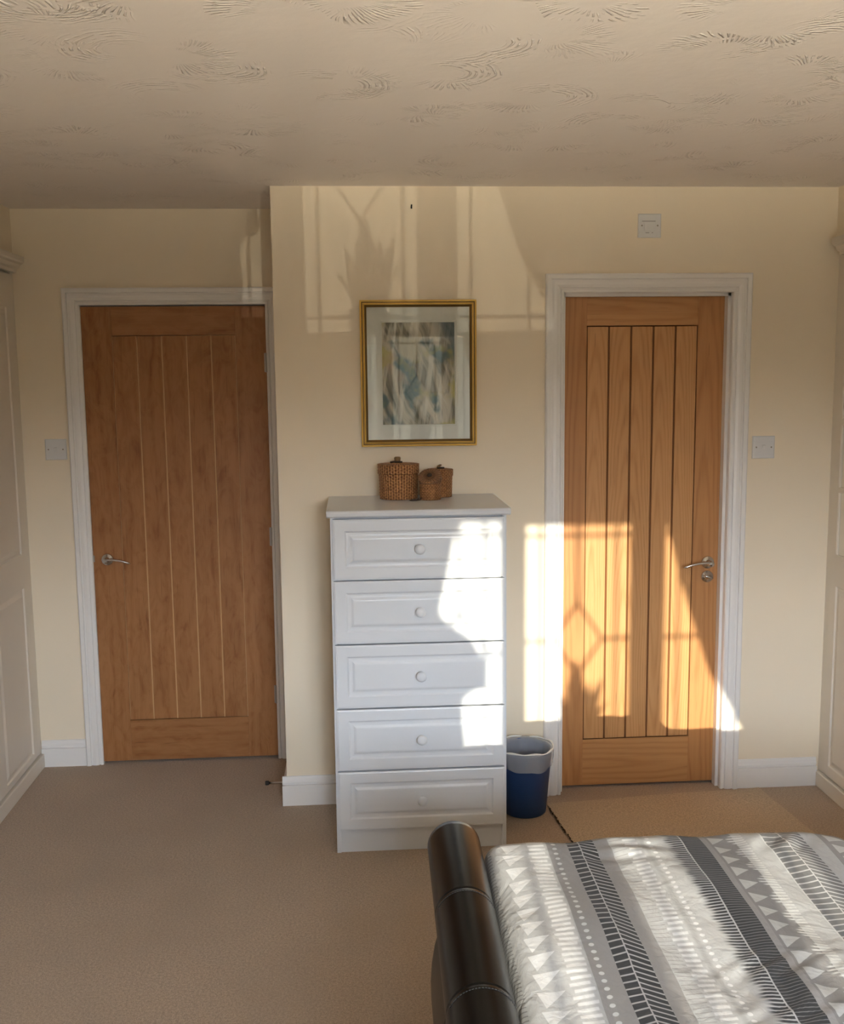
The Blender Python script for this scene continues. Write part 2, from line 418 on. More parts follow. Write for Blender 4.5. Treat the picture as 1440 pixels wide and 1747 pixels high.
def wardrobe(name, X, sgn, y0, y1, n, label, edge, dw, mirror):
    """front plane at X, facing the room (sgn +1 faces +x); y1 is the end against the far wall"""
    t = empty(name, (X, y1, 0), label=label, cat='wardrobe', group='fitted wardrobes along the side walls')
    XB = (XWL if sgn > 0 else XWR)
    def bx_(x0, x1, *r):
        return B(min(x0, x1), max(x0, x1), *r)
    i = -sgn
    link('carcass', bx_(i*.022, (XB-X)+sgn*.03, y0-y1, -.025, .045, 2.15), M_ward, t)
    bm = bx_(-sgn*-.012, i*.10, y0-y1, 0, 0, .062); link('plinth', bm, M_ward, t, bev=.004)
    # filler strip against the wall
    link('filler_strip', bx_(i*.004, i*.022, -edge, 0, .062, 2.15), M_ward, t, bev=.002)
    # cornice
    prof = [(0, 2.128), (.016, 2.128), (.018, 2.140), (.028, 2.146), (.034, 2.160), (.046, 2.166), (.050, 2.172), (.050, 2.192), (-.02, 2.192)]
    bm = bmesh.new(); prism(bm, [(sgn*a, b_) for a, b_ in prof], 'y', y0-y1, -.015 if sgn > 0 else -.045); link('cornice', bm, M_ward, t)
    for k in range(n):
        ye = -edge - k*dw      # door's far edge
        w_ = dw - .003
        bm = bmesh.new()
        m_ = .085 if sgn > 0 else .055
        if mirror: pn = [(m_, w_-m_, .112-.07, .850-.07, True), (m_-.01, w_-m_+.01, .968-.07, 2.02-.07, False)]
        else: pn = [(m_, w_-m_, .095-.07, .822-.07, True), (m_, w_-m_, .965-.07, 1.985-.07, True)]
        door_panel(bm, 0, w_, 0, 2.05, pn)
        # local +x runs away from the far wall for sgn>0 facing +x
        if sgn > 0: rot = (0, 0, -PI/2+PI); 
        else: rot = (0, 0, -PI/2)
        # facing: local -y -> sgn*x
        if sgn > 0:
            dd = link('door', bm, M_ward, t, (0, ye-w_, .07), rot=(0, 0, PI/2))
        else:
            dd = link('door', bm, M_ward, t, (0, ye, .07), rot=(0, 0, -PI/2))
        if mirror:
            u0_, u1_ = pn[1][0], pn[1][1]; z0_, z1_ = pn[1][2], pn[1][3]
            bm = B(u0_, u1_, .0040, .0062, z0_, z1_); link('mirror_pane', bm, M_mirror, dd)
            bm = bmesh.new()
            nn = 4; hh = (z1_-z0_)/nn
            for q in range(nn+1):
                zc = z0_ + q*hh; box(bm, u0_, u1_, -.002, .0045, zc-(.011 if 0 < q < nn else .008), zc+(.011 if 0 < q < nn else .008))
            for uu in (u0_, (u0_+u1_)/2, u1_): box(bm, uu-.006, uu+.006, -.002, .0045, z0_, z1_)
            link('glazing_bars', bm, M_ward, dd, bev=.002)
        bm = bmesh.new(); ku = (w_-.035) if (k % 2 == 0) != (sgn > 0) else .035
        lathe(bm, [(.006, 0), (.006, -.014), (.015, -.020), (.016, -.027), (.010, -.033), (.002, -.034)], ku, 0, .95, 20, 'y')
        link('knob', bm, M_ward, dd, smooth=True)
    return t
M_mirror = simple('mirror_glass', (.75, .73, .68), .02, 1.)
wardrobe('fitted_wardrobe', XL, 1, 1.6, D2, 5, 'ivory fitted wardrobe with flat panelled doors along the left wall', .030, .52, False)
wardrobe('fitted_wardrobe', XR+.008, -1, 2.45, D1, 3, 'ivory fitted wardrobe with mirror panes above lower panels along the right wall', .040, .45, True)

# ------------------------------------------------------------------ chest of drawers
CX0, CX1 = -.078, .531; CT = 1.235
ch = empty('chest_of_drawers', (.2265, 3.68, 0), label='tall white five-drawer chest with round knobs standing between the two oak doors', cat='chest of drawers')
def cl(x, y, z): return (x-.2265, y-3.68, z)
yo = -3.68; xo = -.2265
link('body', boxes([(CX0+xo, CX0+.015+xo, 3.474+yo, 3.897+yo, 0, 1.21), (CX1-.015+xo, CX1+xo, 3.474+yo, 3.897+yo, 0, 1.21),
     (CX0+.015+xo, CX1-.015+xo, 3.49+yo, 3.89+yo, .05, 1.21)]), M_chest, ch, bev=.001)
link('plinth', B(CX0+.015+xo, CX1-.015+xo, 3.480+yo, 3.496+yo, 0, .086), M_chest, ch)
bm = bmesh.new(); prism(bm, [(3.452, 1.212), (3.447, 1.216), (3.446, 1.226), (3.450, 1.233), (3.456, 1.235), (3.897, 1.235), (3.897, 1.210), (3.458, 1.210)], 'x', CX0-.012, CX1+.012)
bmesh.ops.translate(bm, verts=bm.verts[:], vec=(xo, yo, 0)); link('top', bm, M_chest, ch, bev=.0015)
for z0, z1 in ((.995, 1.205), (.769, .990), (.538, .764), (.311, .533), (.090, .306)):
    bm = bmesh.new()
    panelled(bm, CX0+.009+xo, CX1-.009+xo, z0, z1-.001, 3.458+yo, 3.474+yo, [(.003, .001), (.006, 0), (.040, 0), (.046, .0045), (.052, .0050), (.058, .0045), (.066, .0005), (.070, 0)])
    dr = link('drawer', bm, M_chest, ch)
    bm = bmesh.new(); lathe(bm, [(.010, 0), (.009, -.006), (.0085, -.012), (.014, -.016), (.0175, -.021), (.0180, -.026), (.0150, -.031), (.008, -.034), (.001, -.0345)], 0, 0, 0, 28, 'y')
    link('knob', bm, M_chest, dr, (.2275+xo, 3.458+yo, (z0+z1)/2), smooth=True)

# ------------------------------------------------------------------ baskets
def mk_wicker(name, col, dk):
    m, b = newmat(name); x, y, z = sep(objco())
    ang = mth('ARCTAN2', y, x)
    nx = noise(objco(), 90, 3)
    row = mth('FLOOR', z*170.)
    stake = mth('SINE', ang*44)*.5 + .5                       # upright stakes
    over = mth('SINE', ang*22 + row*PI)*.5 + .5               # weavers going over and under
    rowh = mth('ABSOLUTE', mth('SINE', z*170.*PI))
    h = rowh*(.30 + .45*over) + stake*.45
    c = mixc(sstep(h + nx*.6 - .3, .25, .85), dk, col)
    c = mixc(sstep(nx*.5 + stake*.5, .62, .86)*.7, c, tuple(min(1, q*1.6) for q in col))
    put(b.inputs['Base Color'], c); b.inputs['Roughness'].default_value = .5
    bump(b, h + noise(objco(), 400, 2)*.3, 1., .004); return m
M_wick = mk_wicker('golden_brown_wicker', (.56, .28, .11), (.20, .07, .022))
M_wick2 = mk_wicker('dark_brown_wicker', (.34, .17, .08), (.16, .07, .03))
M_knot = simple('dark_leather_knot', (.05, .028, .016), .6)
M_wood = simple('turned_wood_knob', (.22, .13, .05), .5, nz=.2)
def ribs(r, k, amp): return (lambda t, i: amp*math.sin(k*t + PI*(i % 2)))
def basket(name, x, y, r, h, lidh, label, tiltlid=None, knob='wood', wide=.004):
    t = empty(name, (x, y, CT), label=label, cat='basket', group='lidded wicker baskets on the white chest')
    n = 72; rows = max(6, int((h-lidh)/.0055)); w = r*.012
    bm = bmesh.new(); prof = []
    for i in range(rows+1):
        u = i/rows; prof.append((r*(.955 + .045*u) + .0006*((-1)**i), .0008 + (h-lidh)*u))
    lathe(bm, prof, 0, 0, 0, n, wob=ribs(r, 18, .0010), close=False)
    bm.faces.new([v for v in bm.verts[:n]][::-1])
    # inner wall
    lathe(bm, [(r*.93, (h-lidh)), (r*.90, .004)], 0, 0, 0, n, close=False); 
    link('body', bm, M_wick, t, smooth=True)
    bm = bmesh.new(); rl = r + wide; k = max(3, int(lidh/.005)); prof = []
    for i in range(k+1): prof.append((rl + .0006*((-1)**i), lidh*i/k))
    m_ = 8
    for i in range(1, m_): prof.append(((rl-.002)*(1-i/m_), lidh + .004*math.sin(i/m_*PI/2) + .0004*((-1)**i)))
    lathe(bm, prof, 0, 0, 0, n, wob=lambda q, i: .0007*math.sin(18*q + PI*(i % 2)) if i > 0 and i < k+6 else 0)
    lid = link('lid', bm, M_wick if not tiltlid else M_wick2, t, (0, 0, h-lidh), smooth=True)
    if tiltlid: lid.location = tiltlid[0]; lid.rotation_euler = tiltlid[1]
    return t, lid
b1, l1 = basket('lidded_basket', .1735, 3.795, .0735, .129, .034, 'largest round wicker basket with wooden knob on white chest')
bm = bmesh.new(); lathe(bm, [(.010, .036), (.011, .042), (.012, .052), (.0125, .056), (.010, .060), (.003, .0605)], -.003, 0, .0, 20); link('knob', bm, M_wood, l1, smooth=True)
bm = bmesh.new(); tube(bm, [(-.030, -.004, .040), (-.016, -.008, .043), (0, -.010, .0425), (.014, -.006, .041)], .0035, 8); link('leather_tie', bm, M_knot, l1, smooth=True)
b2, l2 = basket('lidded_basket', .334, 3.822, .0435, .104, .024, 'medium upright wicker basket behind smallest basket at right end of the group', wide=.003)
bm = bmesh.new(); tube(bm, [(-.012, -.006, .0285), (-.010, -.010, .034), (-.004, -.008, .038), (.002, -.004, .040)], [.004, .0045, .005, .003], 8); link('knob', bm, M_wood, l2, smooth=True)
bm = bmesh.new(); tube(bm, [(-.012, -.012, .030), (0, -.014, .031), (.012, -.010, .030)], .003, 8); link('leather_tie', bm, M_knot, l2, smooth=True)
b3, l3 = basket('lidded_basket', .288, 3.735, .0400, .088, .020, 'smallest wicker basket at the front with its dark lid tipped askew',
    tiltlid=((.001, .004, .0715), (math.radians(33), math.radians(-14), 0)), wide=.003)
bm = bmesh.new(); lathe(bm, [(.010, .023), (.009, .027), (.004, .030)], 0, 0, 0, 16); link('knob', bm, M_knot, l3, smooth=True)
bm = bmesh.new(); tube(bm, [(-.036, -.026, .010), (-.040, -.034, .004), (-.054, -.036, .003), (-.072, -.040, .003), (-.080, -.041, .003)], [.0022, .0024, .0028, .003, .002], 8)
tube(bm, [(-.046, -.034, .003), (-.050, -.030, .006), (-.042, -.028, .008)], .0018, 8); link('toggle_cord', bm, M_knot, b3, smooth=True)

# ------------------------------------------------------------------ picture
m, b = newmat('gilt_frame'); M_gold = m
put(b.inputs['Base Color'], mixc(noise(objco(), 25, 3), (.74, .46, .09), (.90, .62, .18)))
b.inputs['Metallic'].default_value = .55; b.inputs['Roughness'].default_value = .3
M_gdark = simple('dark_gilt_edge', (.20, .11, .025), .4, .6)
def mk_art():
    m, b = newmat('draped_abstract_print'); x, y, z = sep(objco())
    u = x; v = z
    lean = u + v*.42 + (noise(comb(x*2, 0., z*1.6), 3, 2) - .5)*.12
    f1 = noise(comb(lean*26, 0., v*2.0), 1., 4, .6)
    f2 = noise(comb((u - v*.12)*34, 3., v*3), 1., 3, .6)
    blob = noise(comb(x, 7., z), 9, 3); blob2 = noise(comb(x, 1., z), 7, 2); hue = noise(comb(x*1.0, 5., z*.7), 11, 3)
    c = mixc(sstep(f1, .32, .68), (.10, .10, .075), (.58, .52, .40))
    c = mixc(sstep(f2, .48, .62)*.65, c, (.74, .70, .60))
    c = mixc(sstep(hue, .53, .64)*.85, c, (.045, .12, .14))
    c = mixc(sstep(blob, .53, .66)*.65, c, (.50, .46, .10))
    c = mixc(sstep(blob2, .60, .72)*.6, c, (.50, .32, .24))
    # pale square patch and dark blue edge on the right
    patch = band(u + v*.2, -.055, .02, .012)*band(v + u*.15, .05, .13, .012)
    c = mixc(patch*.75, c, (.58, .52, .36))
    c = mixc(sstep(lean + f2*.03, .155, .20)*.7, c, (.10, .16, .19))
    c = mixc(sstep(noise(comb(lean*60, 2., v*5), 1., 2), .66, .72)*.6, c, (.72, .72, .66))
    put(b.inputs['Base Color'], c); b.inputs['Roughness'].default_value = .7; return m
M_art = mk_art()
def glassmat(name, refl, tint=(1, 1, 1)):
    m = bpy.data.materials.new(name); m.use_nodes = True; t = m.node_tree; t.nodes.clear()
    o = t.nodes.new('ShaderNodeOutputMaterial'); mx = t.nodes.new('ShaderNodeMixShader'); tr = t.nodes.new('ShaderNodeBsdfTransparent'); gl = t.nodes.new('ShaderNodeBsdfGlossy')
    fr = t.nodes.new('ShaderNodeFresnel'); fr.inputs[0].default_value = refl
    tr.inputs[0].default_value = (*tint, 1); gl.inputs['Roughness'].default_value = .015
    t.links.new(fr.outputs[0], mx.inputs[0]); t.links.new(tr.outputs[0], mx.inputs[1]); t.links.new(gl.outputs[0], mx.inputs[2]); t.links.new(mx.outputs[0], o.inputs[0]); return m
M_glass = glassmat('picture_glass', 1.28); M_pane = glassmat('window_glass', 1.45, (.95, .97, .96))
PX0, PX1, PZ0, PZ1 = .0405, .4815, 1.4215, 1.9715; pcx, pcz = (PX0+PX1)/2, (PZ0+PZ1)/2
pic = empty('framed_picture', (pcx, D1, pcz), label='gilt framed abstract print with pale mount hanging above the white chest', cat='picture', rot=(0, 0, 0))
a0, a1, c0, c1 = PX0-pcx, PX1-pcx, PZ0-pcz, PZ1-pcz
def rect(i): return [(a0+i, c0+i), (a1-i, c0+i), (a1-i, c1-i), (a0+i, c1-i)]
bm = bmesh.new(); sweep_xz(bm, rect(0), [(0, .003), (0, .018), (.003, .022), (.006, .021), (.007, .016), (.010, .016), (.012, .024), (.0165, .026), (.018, .021), (.020, .015), (.0245, .012), (.026, .006), (.026, .003)], True)
fr_ = link('frame', bm, [M_gold, M_gdark], pic)
for f in fr_.data.polygons:
    c_ = f.center; ins = min(c_.x-a0, a1-c_.x, c_.z-c0, c1-c_.z)
    if ins < .0102 and ins > .0060 or ins < .0005 or .0182 < ins: f.material_index = 1
i = .024
bm = bmesh.new(); sweep_xz(bm, rect(i), [(0, .003), (0, .0065), (.052, .0065), (.053, .0055), (.0545, .0055), (.0555, .0060), (.0565, .0060), (.059, .0040), (.059, .003)], True)
link('mount', bm, M_mat, pic)
link('print', B(a0+i+.05, a1-i-.05, -.0042, -.003, c0+i+.05, c1-i-.05), M_art, pic)
link('glass', B(a0+.022, a1-.022, -.0095, -.0085, c0+.022, c1-.022), M_glass, pic)
link('backing', B(a0+.01, a1-.01, -.003, 0, c0+.01, c1-.01), M_gdark, pic)

bm = bmesh.new(); tube(bm, [(0, 0, 0), (0, -.010, -.001), (0, -.013, .003)], .0028, 10); tube(bm, [(0, -.002, 0), (0, -.004, -.009)], .003, 8)
prop(link('picture_hook', bm, M_black, loc=(.241, D1, 2.316), smooth=True), label='tiny dark picture nail left in the wall near the ceiling', cat='nail')

# ------------------------------------------------------------------ switches
def plate(name, x, z, y, label, cat, w_=.088):
    o = empty(name, (x, y, z), label=label, cat=cat)
    bm = bmesh.new(); h_ = w_/2; panelled(bm, -h_, h_, -h_, h_, -.009, 0, [(.0005, .002), (.002, .0005), (.0035, 0)]); link('face_plate', bm, M_plate, o, bev=.001)
    for s in (-1, 1):
        bm = bmesh.new(); lathe(bm, [(.0032, -.0092), (.0030, -.0100), (.0015, -.0103)], s*.0302, 0, 0, 14, 'y'); link('screw', bm, M_screw, o)
    return o
def lswitch(name, x, z, y, label):
    o = plate(name, x, z, y, label, 'light switch'); o['group'] = 'light switches beside the oak doors'
    bm = bmesh.new(); panelled(bm, -.0115, .0115, -.0195, .0195, -.0098, -.0088, [(.0003, 0)]); link('rocker_surround', bm, M_plate, o)
    bm = bmesh.new(); prism(bm, [(-.0095, -.010), (-.0132, .008), (-.0098, .010)], 'x', -.0055, .0055)
    link('rocker', bm, M_plate, o); return o
lswitch('light_switch', -1.250, 1.396, D2, 'white light switch on the wall left of the flush oak door')
lswitch('light_switch', 1.617, 1.396, D1, 'white light switch on the wall right of the recessed oak door')
iso = plate('fan_isolator_switch', 1.145, 2.2435, D1, 'white isolator switch plate high on the wall above the recessed oak door', 'switch')
bm = bmesh.new(); box(bm, -.030, .022, -.0094, -.0088, .0150, .0178); link('slot', bm, M_grey, iso)
bm = bmesh.new(); panelled(bm, -.021, .021, -.019, .012, -.0115, -.0088, [(.0008, 0)]); link('rocker', bm, M_plate, iso, bev=.0005)
bm = boxes([(-.016, -.002, -.0094, -.0088, -.0275, -.0250), (.008, .013, -.0094, -.0088, -.0275, -.0250)]); link('marking', bm, M_grey, iso)

# door stop on the chimney-breast skirting
ds = empty('door_stop', (XC-.018, 3.99, .062), label='small chrome rod door stop with black tip on the skirting by the flush door', cat='door stop')
bm = bmesh.new(); lathe(bm, [(.010, 0), (.010, -.003), (.006, -.006), (.006, -.062)], 0, 0, 0, 16, 'x'); link('rod', bm, M_chrome, ds, smooth=True)
bm = bmesh.new(); lathe(bm, [(.008, -.060), (.009, -.063), (.009, -.073), (.007, -.075)], 0, 0, 0, 16, 'x'); link('rubber_tip', bm, M_black, ds, smooth=True)

# ------------------------------------------------------------------ bin
BX, BY = .648, 3.775
bn = empty('waste_bin', (BX, BY, 0), label='round navy blue waste bin with white liner beside the white chest', cat='bin')
bm = bmesh.new(); lathe(bm, [(.080, 0), (.084, .004), (.1045, .250), (.1075, .252), (.1075, .256), (.1015, .256), (.080, .010)], 0, 0, 0, 56, close=False)
f = bm.faces.new([v for v in bm.verts[:56]][::-1]); f2 = bm.faces.new([v for v in bm.verts[-56:]]); link('bucket', bm, M_blue, bn, smooth=True)
def mk_liner():
    m = bpy.data.materials.new('thin_white_liner'); m.use_nodes = True; t = m.node_tree; b = t.nodes['Principled BSDF']
    b.inputs['Base Color'].default_value = (.72, .72, .72, 1); b.inputs['Roughness'].default_value = .32
    tr = t.nodes.new('ShaderNodeBsdfTransparent'); mx = t.nodes.new('ShaderNodeMixShader'); mx.inputs[0].default_value = .34
    t.links.new(tr.outputs[0], mx.inputs[1]); t.links.new(b.outputs[0], mx.inputs[2]); t.links.new(mx.outputs[0], t.nodes['Material Output'].inputs[0]); return m
M_liner = mk_liner()
bm = bmesh.new()
rnd = [random.uniform(0, 6.28) for _ in range(12)]
def lw(t, i):
    a = [.0015, .002, .0015, .001, .0008, .0008, .0006, .0015, .003, .004, .006][min(i, 10)]
    return a*(math.sin(5*t+rnd[i % 12]*.3) + .7*math.sin(11*t+rnd[1]+i*.25) + .5*math.sin(17*t+rnd[2]+i*.1))
lp = [(.1085, .196), (.1088, .200), (.1108, .220), (.1128, .240), (.1120, .254), (.1100, .262), (.1020, .258), (.0955, .245), (.089, .19), (.079, .10), (.072, .03)]
lathe(bm, lp, 0, 0, 0, 72, close=False, wob=lw)
for v in bm.verts[:72]: v.co.z += .007*math.sin(2*math.atan2(v.co.y, v.co.x)+1.2) + .003*math.sin(7*math.atan2(v.co.y, v.co.x))
link('bin_liner', bm, M_liner, bn, smooth=True)
bm = bmesh.new(); pts = []
for k in range(73):
    t = 2*PI*k/72; pts.append((.1105*math.cos(t), .1105*math.sin(t), .2625 + .003*math.sin(3*t+.6) + .0015*math.sin(8*t)))
tube(bm, pts, [.0032+.0012*math.sin(k*.7) for k in range(73)], 8); link('liner_hem', bm, simple('white_liner_hem', (.82, .81, .78), .4), bn, smooth=True)

# ------------------------------------------------------------------ rug
M_fray = simple('dark_frayed_edge', (.06, .035, .015), .9)
rg = empty('rug', (1.2, 3.6, 0), label='thin beige carpet offcut lying in front of the recessed oak door', cat='rug', rot=(0, 0, .085))
bm = bmesh.new(); nx_, ny_ = 40, 24
def rugz(u, v): return .0065 + .0012*math.sin(u*9+v*3) + .001*math.sin(v*14)
grid = [[bm.verts.new((-.437+.895*i/nx_ + .002*math.sin(j*2.1)*(i == 0), -.25+.5*j/ny_, rugz(i/nx_, j/ny_))) for j in range(ny_+1)] for i in range(nx_+1)]
for i in range(nx_):
    for j in range(ny_): bm.faces.new((grid[i][j], grid[i+1][j], grid[i+1][j+1], grid[i][j+1]))
low = {}
bd = [grid[i][0] for i in range(nx_+1)] + [grid[nx_][j] for j in range(1, ny_+1)] + [grid[i][ny_] for i in range(nx_-1, -1, -1)] + [grid[0][j] for j in range(ny_-1, 0, -1)]
lv = [bm.verts.new((v.co.x, v.co.y, 0.0005)) for v in bd]
for k in range(len(bd)): bm.faces.new((bd[k], bd[(k+1) % len(bd)], lv[(k+1) % len(bd)], lv[k]))
link('pile', bm, M_rug, rg)
bm = bmesh.new(); rr_ = random.Random(3); pts = [(-.4385 + rr_.uniform(-.003, .003), -.24 + .44*k/60, .005+rr_.uniform(0, .003)) for k in range(61)]
tube(bm, pts, [max(.0008, rr_.uniform(.0005, .0042)) for _ in pts], 6); link('frayed_edge', bm, M_fray, rg)

# ------------------------------------------------------------------ bed (own frame, turned slightly)
BR = -.027
bed = empty('bed', (.22, 2.25, 0), rot=(0, 0, BR*1.0), label='low black leather sleigh bed with rolled footboard in the foreground', cat='bed')
def mk_leather():
    m, b = newmat('black_leather'); v = objco()
    b.inputs['Base Color'].default_value = (.005, .0047, .0045, 1); b.inputs['Roughness'].default_value = .25; b.inputs['Specular IOR Level'].default_value = .27
    bump(b, node('TexVoronoi', 0, {'Vector': v, 'Scale': 420}) + noise(v, 900, 2)*.5, .08, .001); return m
M_leath = mk_leather()
YN = -2.0 + .32  # near end of bed in local y (bed runs from y=0 towards the camera)
YN = -1.42
# scroll profile in local x,z
Rr, ZC = .0615, .600
prof = []
for k in range(0, 25):      # roll, from its inner side over the top to the outer underside
    t = math.radians(-20 + k*230/24); prof.append((Rr*math.cos(t), ZC + Rr*math.sin(t)))
prof += [(-.030, .540), (-.016, .515), (-.012, .480), (-.020, .440), (-.034, .400), (-.047, .355), (-.054, .310), (-.057, .265), (-.056, .215), (-.050, .170), (-.042, .135), (-.038, .09), (-.038, .06), (.050, .06), (.050, .30), (.050, .50)]
seams = [-.318, -.648, -.98]
ys = [0.0, -.004]
y = -.02
while y > YN: ys.append(y); y -= .02
for s in seams: ys += [s-.010, s-.005, s-.002, s, s+.002, s+.005, s+.010]
ys = sorted(set(ys), reverse=True)
bm = bmesh.new(); rings = []
for y in ys:
    sc = 0.
    if y == 0: sc = .004
    for s in seams:
        if abs(y-s) < .003: sc = .0007
        elif abs(y-s) < .006: sc = -.0003
    cxp, czp = 0, ZC
    ring = []
    for j, (a, z) in enumerate(prof):
        if j < 25: l_ = math.hypot(a, z-ZC); ring.append(bm.verts.new((a*(l_-sc)/l_, y, ZC+(z-ZC)*(l_-sc)/l_)))
        else: ring.append(bm.verts.new((a + (sc if a < .04 else -sc), y, z)))
    rings.append(ring)
n_ = len(prof)
for i in range(len(rings)-1):
    for k in range(n_): bm.faces.new((rings[i][k], rings[i][(k+1) % n_], rings[i+1][(k+1) % n_], rings[i+1][k]))
bm.faces.new(rings[0]); bm.faces.new(rings[-1][::-1])
fb = link('footboard', bm, M_leath, bed, smooth=True)
md = fb.modifiers.new('es', 'EDGE_SPLIT'); md.split_angle = math.radians(60)
M_thread = simple('dark_stitching', (.04, .038, .035), .5)
for s in seams:
    for off in (.012,):
        bm = bmesh.new()
        for k in range(26):
            t0, t1 = math.radians(20+k*5.2), math.radians(20+k*5.2+3.4); q = Rr+.0003
            tube(bm, [(q*math.cos(t0), s-off, ZC+q*math.sin(t0)), (q*math.cos(t1), s-off, ZC+q*math.sin(t1))], .0009, 5)
        link('stitching', bm, M_thread, fb)
link('side_rail', B(.05, 1.98, -.055, -.03, .12, .36), M_leath, bed, bev=.01); link('side_rail', B(.05, 1.98, YN+.03, YN+.055, .12, .36), M_leath, bed, bev=.01)
for (lx, ly) in ((0, -.06), (0, YN+.06), (1.95, -.06), (1.95, YN+.06)):
    bm = bmesh.new(); lathe(bm, [(.022, 0), (.030, .065)], 0, 0, 0, 24); link('foot', bm, M_leath, bed, (lx, ly, 0), smooth=True)
bm = bmesh.new(); prism(bm, [(1.98, .06), (1.98, .95), (2.00, 1.02), (2.05, 1.06), (2.10, 1.03), (2.08, .98), (2.05, .9), (2.05, .06)], 'y', YN, 0); link('headboard', bm, M_leath, bed, bev=.01)
# mattress
M_ticking = simple('white_mattress_ticking', (.7, .7, .7), .8)
bm = B(.068, 1.97, YN+.04, -.04, .36, .545)
mt = prop(link('mattress', bm, M_ticking, bev=.03, loc=(.22, 2.25, 0), rot=(0, 0, BR)), label='white mattress lying in the black leather bed under the patterned duvet', cat='mattress')
bm = B(.055, 1.975, YN+.056, -.056, .30, .358)
link('slat_base', bm, M_dark, bed)

# duvet ------------------------------------------------------------
def mk_duvet():
    m, b = newmat('grey_geometric_cotton')
    uv = node('UVMap', 0, uv_map='pattern'); u, v, _ = sep(uv)
    # soft hand-printed wobble
    wob = (noise(comb(v*9, u*9, 0.), 1., 2) - .5)
    P = .457
    LIGHT, GREY, MID, DARK, WHITE = (.44, .44, .435), (.285, .272, .262), (.21, .20, .195), (.038, .037, .036), (.66, .66, .655)
    def st_(x, a, b_, s=.0007): return band(x, a, b_, s)
    def stripes(vv, per, duty):   # 1 in line
        f = mth('FRACT', vv/per + 100.); return band(f, .5-duty/2, .5+duty/2, .06)
    u1 = u + wob*.004
    # cell A: left motif (chevron), x measured from world-like 0 = .30
    col = mixc(0., LIGHT, LIGHT)
    def paint(mask, c):
        nonlocal col
        col = mixc(mask, col, c)
    def tris(x0, x1, per, c, right, vo=0.):
        f = mth('FRACT', v/per + vo + 100.)            # 0..1 within a period
        t = (u1 - x0)/(x1 - x0)
        if right:   # thin triangle pointing to +u
            msk = sstep((1.-t)*.62 - mth('ABSOLUTE', f - .5 + (1-t)*.12)*1.6, -.02, .02)
        else:       # flat far edge, point towards the viewer at its left
            top = .88; low = .88 - mth('MINIMUM', t/.20, (1. - t)/.80)*.84
            msk = (1 - sstep(f, top-.02, top+.02))*sstep(f - low, -.02, .02)
        paint(msk*band(u1, x0, x1, .0006), c)
    def dashes(x0, x1, per, c, vo=0.):
        k = mth('FLOOR', v/per + 100.); j = mth('SINE', k*78.2)*.003
        f = mth('FRACT', v/per + 100.)
        paint(band(u1 + j, x0, x1, .0015)*band(f, .22, .72, .12), c)
    def dots(xc, per, c, r=.0052):
        f = (mth('FRACT', v/per + 100.) - .5)*per; d = mth('SQRT', f*f + (u1-xc)*(u1-xc)); paint(1 - sstep(d, r-.0008, r+.0008), c)
    def herring(x0, xs, x1, dk, lt):
        paint(st_(u1, x0, x1), dk)
        vw = v + wob*.006
        left = stripes(vw - (u1-xs)*.22, .0205, .20)*st_(u1, x0, xs)
        right = stripes(vw + (u1-xs)*.75 + .004, .0165, .26)*st_(u1, xs, x1)
        paint(left, lt); paint(right, lt)
        paint(st_(u1 + wob*.003, xs-.0013, xs+.0013), lt)
    def feather(x0, x1, per, c, vo=0.):
        k = mth('FLOOR', v/per + 100.); j = mth('SINE', k*37.7)*.35
        t = (u1 - x0)/(x1-x0) + j*.5
        paint(stripes(v, per, .42)*sstep(t, .1, .9)*st_(u1, x0, x1), c)
    # far left (falls over the edge)
    paint(st_(u1, .10, .300), (.43, .43, .42)); 
    k0 = stripes(v + u1*.9, .012, .28)*st_(u1, .10, .296); paint(k0, MID)
    tris(.322, .374, .0555, WHITE, False)
    dashes(.386, .424, .0172, WHITE)
    paint(st_(u1, .430, .478), GREY); dots(.446, .0225, (.60, .60, .59))
    herring(.478, .506, .541, DARK, (.44, .43, .42))
    paint(st_(u1, .541, .573), GREY)
    paint(stripes(v + .3*wob*.02, .0135, .14)*st_(u1, .575, .604), GREY)
    dashes(.607, .637, .0172, WHITE); 
    paint(st_(u1, .645, .655, .004)*.5, GREY)
    dots(.664, .0195, WHITE, .0050)
    # second dark stripe of fine lines, feathered on its left
    kk = mth('FLOOR', v/.0098 + 100.); jj = mth('SINE', kk*37.7)*.006 + mth('SINE', kk*11.1)*.004
    left = sstep(u1 + jj, .697, .716)
    paint(stripes(v + wob*.004, .0098, .62)*left*st_(u1, .685, .739), DARK)
    paint(st_(u1, .739, .787), DARK); paint(stripes(v + wob*.005, .0088, .20)*st_(u1, .739, .787), (.20, .195, .19))
    paint(st_(u1 + wob*.003, .7375, .7405), (.50, .49, .48))
    paint(st_(u1, .787, .862), (.30, .285, .275)); paint(st_(u1, .800, .862), (.235, .225, .218))
    tris(.806, .842, .054, (.48, .48, .47), True)
    kk2 = mth('FLOOR', v/.011 + 100.); j2 = mth('SINE', kk2*51.3)*.010
    paint(stripes(v, .011, .5)*sstep(u1 + j2, .850, .862)*st_(u1, .845, .885), (.60, .60, .585))
    paint(st_(u1, .925, 1.018), (.58, .58, .565)); herring(.928, .975, 1.02, (.17, .168, .165), (.58, .57, .56))
    paint(st_(u1, 1.06, 1.14), GREY); tris(1.075, 1.125, .055, (.55, .55, .54), True)
    dashes(1.16, 1.20, .0172, WHITE); dots(1.225, .02, WHITE)
    herring(1.26, 1.29, 1.33, DARK, (.44, .43, .42)); paint(st_(u1, 1.33, 1.36), GREY)
    dashes(1.39, 1.42, .0172, WHITE); dots(1.45, .02, WHITE)
